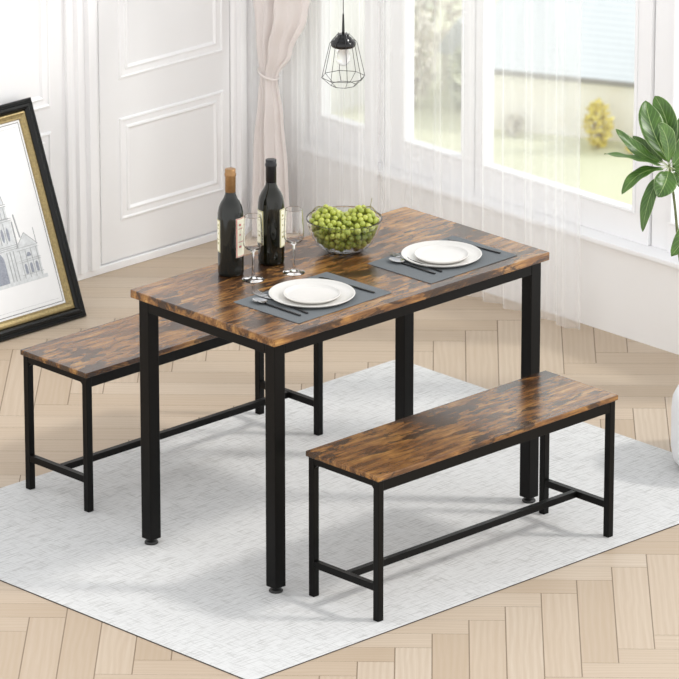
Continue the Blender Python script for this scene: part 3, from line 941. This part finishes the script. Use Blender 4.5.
def seg(p, q, w, mi, h=.0002):
    p, q = Vector(p), Vector(q); d = (q-p).normalized(); n = Vector((-d.y, d.x))*w/2
    add_poly(bm, [tuple(p-n), tuple(q-n), tuple(q+n), tuple(p+n)], -.0101, -.0097+h, MP, mi)
def arcpts(cx, cz, rx, rz, a0, a1, n): return [(cx+rx*math.cos(a0+(a1-a0)*i/n), cz+rz*math.sin(a0+(a1-a0)*i/n)) for i in range(n+1)]
# 0 ink, 1 grey, 2 wash, 3 blue, 4 board
hw_, ins = FW/2, .0665
for a, b in (((-hw_+ins, ins), (hw_-ins, ins)), ((hw_-ins, ins), (hw_-ins, FH-ins)), ((hw_-ins, FH-ins), (-hw_+ins, FH-ins)), ((-hw_+ins, FH-ins), (-hw_+ins, ins))):
    seg(a, b, .0018, 0)
for k, (dz, lw_) in enumerate(((.030, .0006),)):
    q = ins+.012
    seg((-hw_+q, q), (hw_-q, q), lw_, 1); seg((hw_-q, FH-q), (-hw_+q, FH-q), lw_, 1)
B0 = .165
# ground wash and main body
rect(-.20, B0-.012, .20, B0, 2); rect(-.186, B0, .186, B0+.10, 2, .0001); rect(-.105, B0+.10, .105, B0+.19, 2, .0001)
for sgn in (-1, 1):
    # side pavilions with pediment
    add_poly(bm, [(sgn*.105, B0+.098), (sgn*.186, B0+.098), (sgn*.1455, B0+.140)], -.0101, -.0094, MP, 2)
    seg((sgn*.102, B0+.098), (sgn*.1455, B0+.142), .0016, 1, .0005); seg((sgn*.190, B0+.098), (sgn*.1455, B0+.142), .0016, 1, .0005)
    for zz in (.098, .090, .058, .052, .012): seg((sgn*.102, B0+zz), (sgn*.190, B0+zz), .0014, 1, .0005)
    for k in range(4):
        xx = .112+k*.0225; seg((sgn*xx, B0), (sgn*xx, B0+.09), .0020, 1, .0005)
    for k in range(3):
        xx = .1235+k*.0225
        add_poly(bm, [(sgn*(xx-.005), B0+.014), (sgn*(xx+.005), B0+.014)] + arcpts(sgn*xx, B0+.040, .005, .006, 0, PI, 6) if sgn > 0 else [(sgn*(xx+.005), B0+.014), (sgn*(xx-.005), B0+.014)] + arcpts(sgn*xx, B0+.040, .005, .006, 0, PI, 6), -.0101, -.0091, MP, 3)
    add_poly(bm, arcpts(sgn*.1455, B0+.066, .009, .014, 0, PI, 8), -.0101, -.0091, MP, 3)
    # pinnacles
    seg((sgn*.186, B0+.10), (sgn*.186, B0+.150), .0018, 1, .0005); seg((sgn*.128, B0+.13), (sgn*.122, B0+.205), .0050, 1, .0005)
    seg((sgn*.110, B0+.10), (sgn*.110, B0+.185), .0050, 1, .0005)
    # columns of the porch
    for k in range(3): seg((sgn*(.062+k*.013), B0), (sgn*(.062+k*.013), B0+.095), .0030, 1, .0006)
    for k in range(3):
        seg((sgn*(.030+k*.022), B0+.12), (sgn*(.030+k*.022), B0+.185), .0024, 1, .0006)
        add_poly(bm, arcpts(sgn*(.041+k*.022), B0+.148, .0055, .022, 0, 2*PI, 12)[:-1], -.0101, -.0090, MP, 3)
add_poly(bm, [(-.046, B0)] + [(.046, B0)] + arcpts(0, B0+.068, .046, .040, 0, PI, 16), -.0101, -.0090, MP, 3)
for zz in (.100, .106, .112, .190, .196): seg((-.112, B0+zz), (.112, B0+zz), .0016, 1, .0007)
# drum and dome
rect(-.098, B0+.19, .098, B0+.235, 2, .0002)
for k in range(-6, 7): seg((k*.0150, B0+.198), (k*.0150, B0+.232), .0022, 1, .0007)
for zz in (.198, .236, .242): seg((-.102, B0+zz), (.102, B0+zz), .0018, 1, .0007)
add_poly(bm, arcpts(0, B0+.244, .094, .098, 0, PI, 24), -.0101, -.0092, MP, 2)
for k in (-4, -3, -2, -1, 0, 1, 2, 3, 4):
    pp = [(k/4.6*.092*math.cos(u), B0+.244+.098*math.sin(u)) for u in [i*PI/2/8 for i in range(9)]]
    for a, b in zip(pp, pp[1:]):
        if (Vector(a)-Vector(b)).length > 1e-4: seg(a, b, .0014, 1, .0010)
for a, b in zip(arcpts(0, B0+.244, .095, .099, 0, PI, 24), arcpts(0, B0+.244, .095, .099, 0, PI, 24)[1:]): seg(a, b, .0018, 1, .0010)
rect(-.010, B0+.34, .010, B0+.372, 1, .0006); seg((0, B0+.37), (0, B0+.395), .002, 1, .0006)
finish('drawing', bm, [M['ink'], M['ink_grey'], M['ink_wash'], M['ink_blue'], M['mat_board']], pm)

# ------------------------------------------------------------------ potted plant
plant = thing('potted_plant', 'green broad leaved plant in a white pot at the right edge', 'plant', (1.160, -.474, RZ))
PP = Vector((1.160, -.474, RZ))
pot = [(0, 0), (.150, 0), (.180, .006), (.196, .025), (.202, .060), (.203, .170), (.200, .205), (.190, .226), (.176, .234), (.160, .232), (.152, .222), (.150, .195), (0, .195)]
lathe('pot', pot, M['pot'], plant, 72)
lathe('soil', [(0, .213), (.08, .212), (.149, .207), (.149, .196), (0, .196)], M['soil'], plant, 40)
st = [Vector(p)-PP for p in ((1.165, -.475, RZ+.205), (1.120, -.420, .32), (1.097, -.346, .430), (1.109, -.272, .583), (1.136, -.219, .745), (1.151, -.179, .858))]
spts = []
for i in range(len(st)-1):
    a, b = st[i], st[i+1]; pa = st[max(0, i-1)]; nb = st[min(len(st)-1, i+2)]
    for k in range(5):
        u = k/5
        spts.append(.5*((2*a) + (b-pa)*u + (2*pa-5*a+4*b-nb)*u*u + (3*a-pa-3*b+nb)*u**3))
spts.append(st[-1])
tube('stem', spts, [.0055-.0022*i/len(spts) for i in range(len(spts))], M['stem'], plant, 10)
LEAVES = [
((1.151,-0.175,0.866),(1.154,-0.110,0.946),(1.180,-0.055,1.019),0.062,(-0.417,-0.702,0.578)),
((1.173,-0.165,0.870),(1.217,-0.107,0.954),(1.230,-0.044,1.020),0.056,(-0.819,-0.322,0.474)),
((1.144,-0.182,0.867),(1.142,-0.176,0.935),(1.120,-0.161,0.985),0.050,(-0.148,-0.740,0.656)),
((1.136,-0.162,0.863),(1.098,-0.111,0.893),(1.064,-0.047,0.955),0.036,(-0.345,-0.474,0.810)),
((1.154,-0.151,0.859),(1.138,-0.110,0.883),(1.130,-0.053,0.922),0.036,(-0.697,-0.335,0.634)),
((1.127,-0.171,0.856),(1.054,-0.131,0.885),(0.974,-0.087,0.908),0.034,(-0.062,-0.064,0.996)),
((1.129,-0.177,0.848),(1.063,-0.147,0.841),(1.004,-0.130,0.788),0.034,(-0.103,-0.378,0.920)),
((1.126,-0.181,0.834),(1.056,-0.195,0.788),(1.009,-0.211,0.692),0.034,(-0.697,-0.335,0.634)),
((1.131,-0.195,0.846),(1.089,-0.223,0.827),(1.049,-0.231,0.793),0.056,(-0.251,-0.618,0.745)),
((1.159,-0.188,0.855),(1.215,-0.191,0.900),(1.272,-0.206,0.951),0.055,(-0.281,-0.663,0.694)),
((1.158,-0.192,0.845),(1.177,-0.242,0.840),(1.204,-0.305,0.795),0.050,(-0.609,-0.271,0.745)),
((1.181,-0.165,0.856),(1.246,-0.146,0.933),(1.311,-0.145,1.001),0.050,(-0.342,-0.751,0.566)),
((1.168,-0.178,0.833),(1.232,-0.185,0.855),(1.314,-0.208,0.850),0.050,(-0.150,-0.337,0.929)),
((1.211,-0.331,0.724),(1.131,-0.311,0.699),(1.045,-0.292,0.628),0.060,(-0.222,-0.573,0.789)),
((1.147,-0.200,0.837),(1.146,-0.233,0.827),(1.136,-0.268,0.796),0.045,(-0.316,-0.570,0.758)),
]
hub = Vector((1.151, -.179, .850))
for li, (b0, m0, t0, wd, nn) in enumerate(LEAVES):
    b0, m0, t0, nn = (Vector(q) for q in (b0, m0, t0, nn))
    ctrl = m0*2 - (b0+t0)/2
    n = 22; mp = bez(b0, ctrl, t0, n+1)
    bm = bmesh.new(); uvl = bm.loops.layers.uv.new('UVMap'); grid = []
    for i in range(n+1):
        u = i/n
        tg = (mp[min(n, i+1)]-mp[max(0, i-1)]).normalized()
        side = tg.cross(nn).normalized(); up = side.cross(tg).normalized()
        w = 1.22*wd/2*(max(0, math.sin(PI*min(1, u**1.12)))**.66) + (.0012 if u < .05 else 0)
        row = []
        for j in range(9):
            s = j/4-1
            row.append((bm.verts.new(mp[i]-PP + side*w*s + up*(abs(s)**1.3*w*.20 + .0022*math.sin(u*17+li+s*2)*abs(s))), (j/8, u)))
        grid.append(row)
    for i in range(n):
        for j in range(8):
            q = (grid[i][j], grid[i][j+1], grid[i+1][j+1], grid[i+1][j])
            f = bm.faces.new([v_[0] for v_ in q])
            for lp, v_ in zip(f.loops, q): lp[uvl].uv = v_[1]
    o = finish('leaf', bm, M['leaf'], plant, True)
    sd = o.modifiers.new('thickness', 'SOLIDIFY'); sd.thickness = .0008
    pb = bmesh.new()
    root = hub if li != 13 else Vector((1.097, -.346, .430))
    add_tube(pb, bez(root-PP, (root*.5+b0*.5)-PP+Vector((0, 0, .004)), b0-PP+(m0-b0)*.10, 6), .0013, 6)
    finish('leaf_stalk', pb, M['petiole'], o, True)

# ------------------------------------------------------------------ light
w = bpy.data.worlds.new('sky'); scene.world = w; w.use_nodes = True
bg = w.node_tree.nodes['Background']; k = N(w.node_tree)
sz = k.n('ShaderNodeSeparateXYZ'); k.l(k.n('ShaderNodeTexCoord').outputs['Generated'], sz.inputs[0])
k.l(k.ramp(sz.outputs[2], [(0, (1, 1, 1)), (.25, (1, .995, .985)), (.9, (.56, .58, .61))]), bg.inputs[0]); bg.inputs[1].default_value = 1.68
sun = bpy.data.lights.new('sun', 'SUN'); sun.energy = 1.4; sun.angle = R_(7); sun.color = (1, .975, .94)
so = bpy.data.objects.new('sun', sun); COL.objects.link(so)
so.rotation_euler = Vector((.69, -.76, 1.0)).to_track_quat('Z', 'Y').to_euler()
so.location = (4, -4, 6)

# ------------------------------------------------------------------ camera
cam = bpy.data.cameras.new('camera'); co = bpy.data.objects.new('camera', cam); COL.objects.link(co)
cam.sensor_width = 36; cam.lens = 5768.4/679*36
co.location = (-10.6658, -11.0182, 5.9282)
co.rotation_euler = (PI/2-.3371, 0, -.7687)
cam.clip_end = 300
cam.dof.use_dof = True; cam.dof.focus_distance = 16.3; cam.dof.aperture_fstop = 17
scene.camera = co
vs = scene.view_settings
vs.view_transform = 'Standard'; vs.look = 'None'; vs.exposure = 0.0; vs.gamma = 1; vs.use_curve_mapping = False
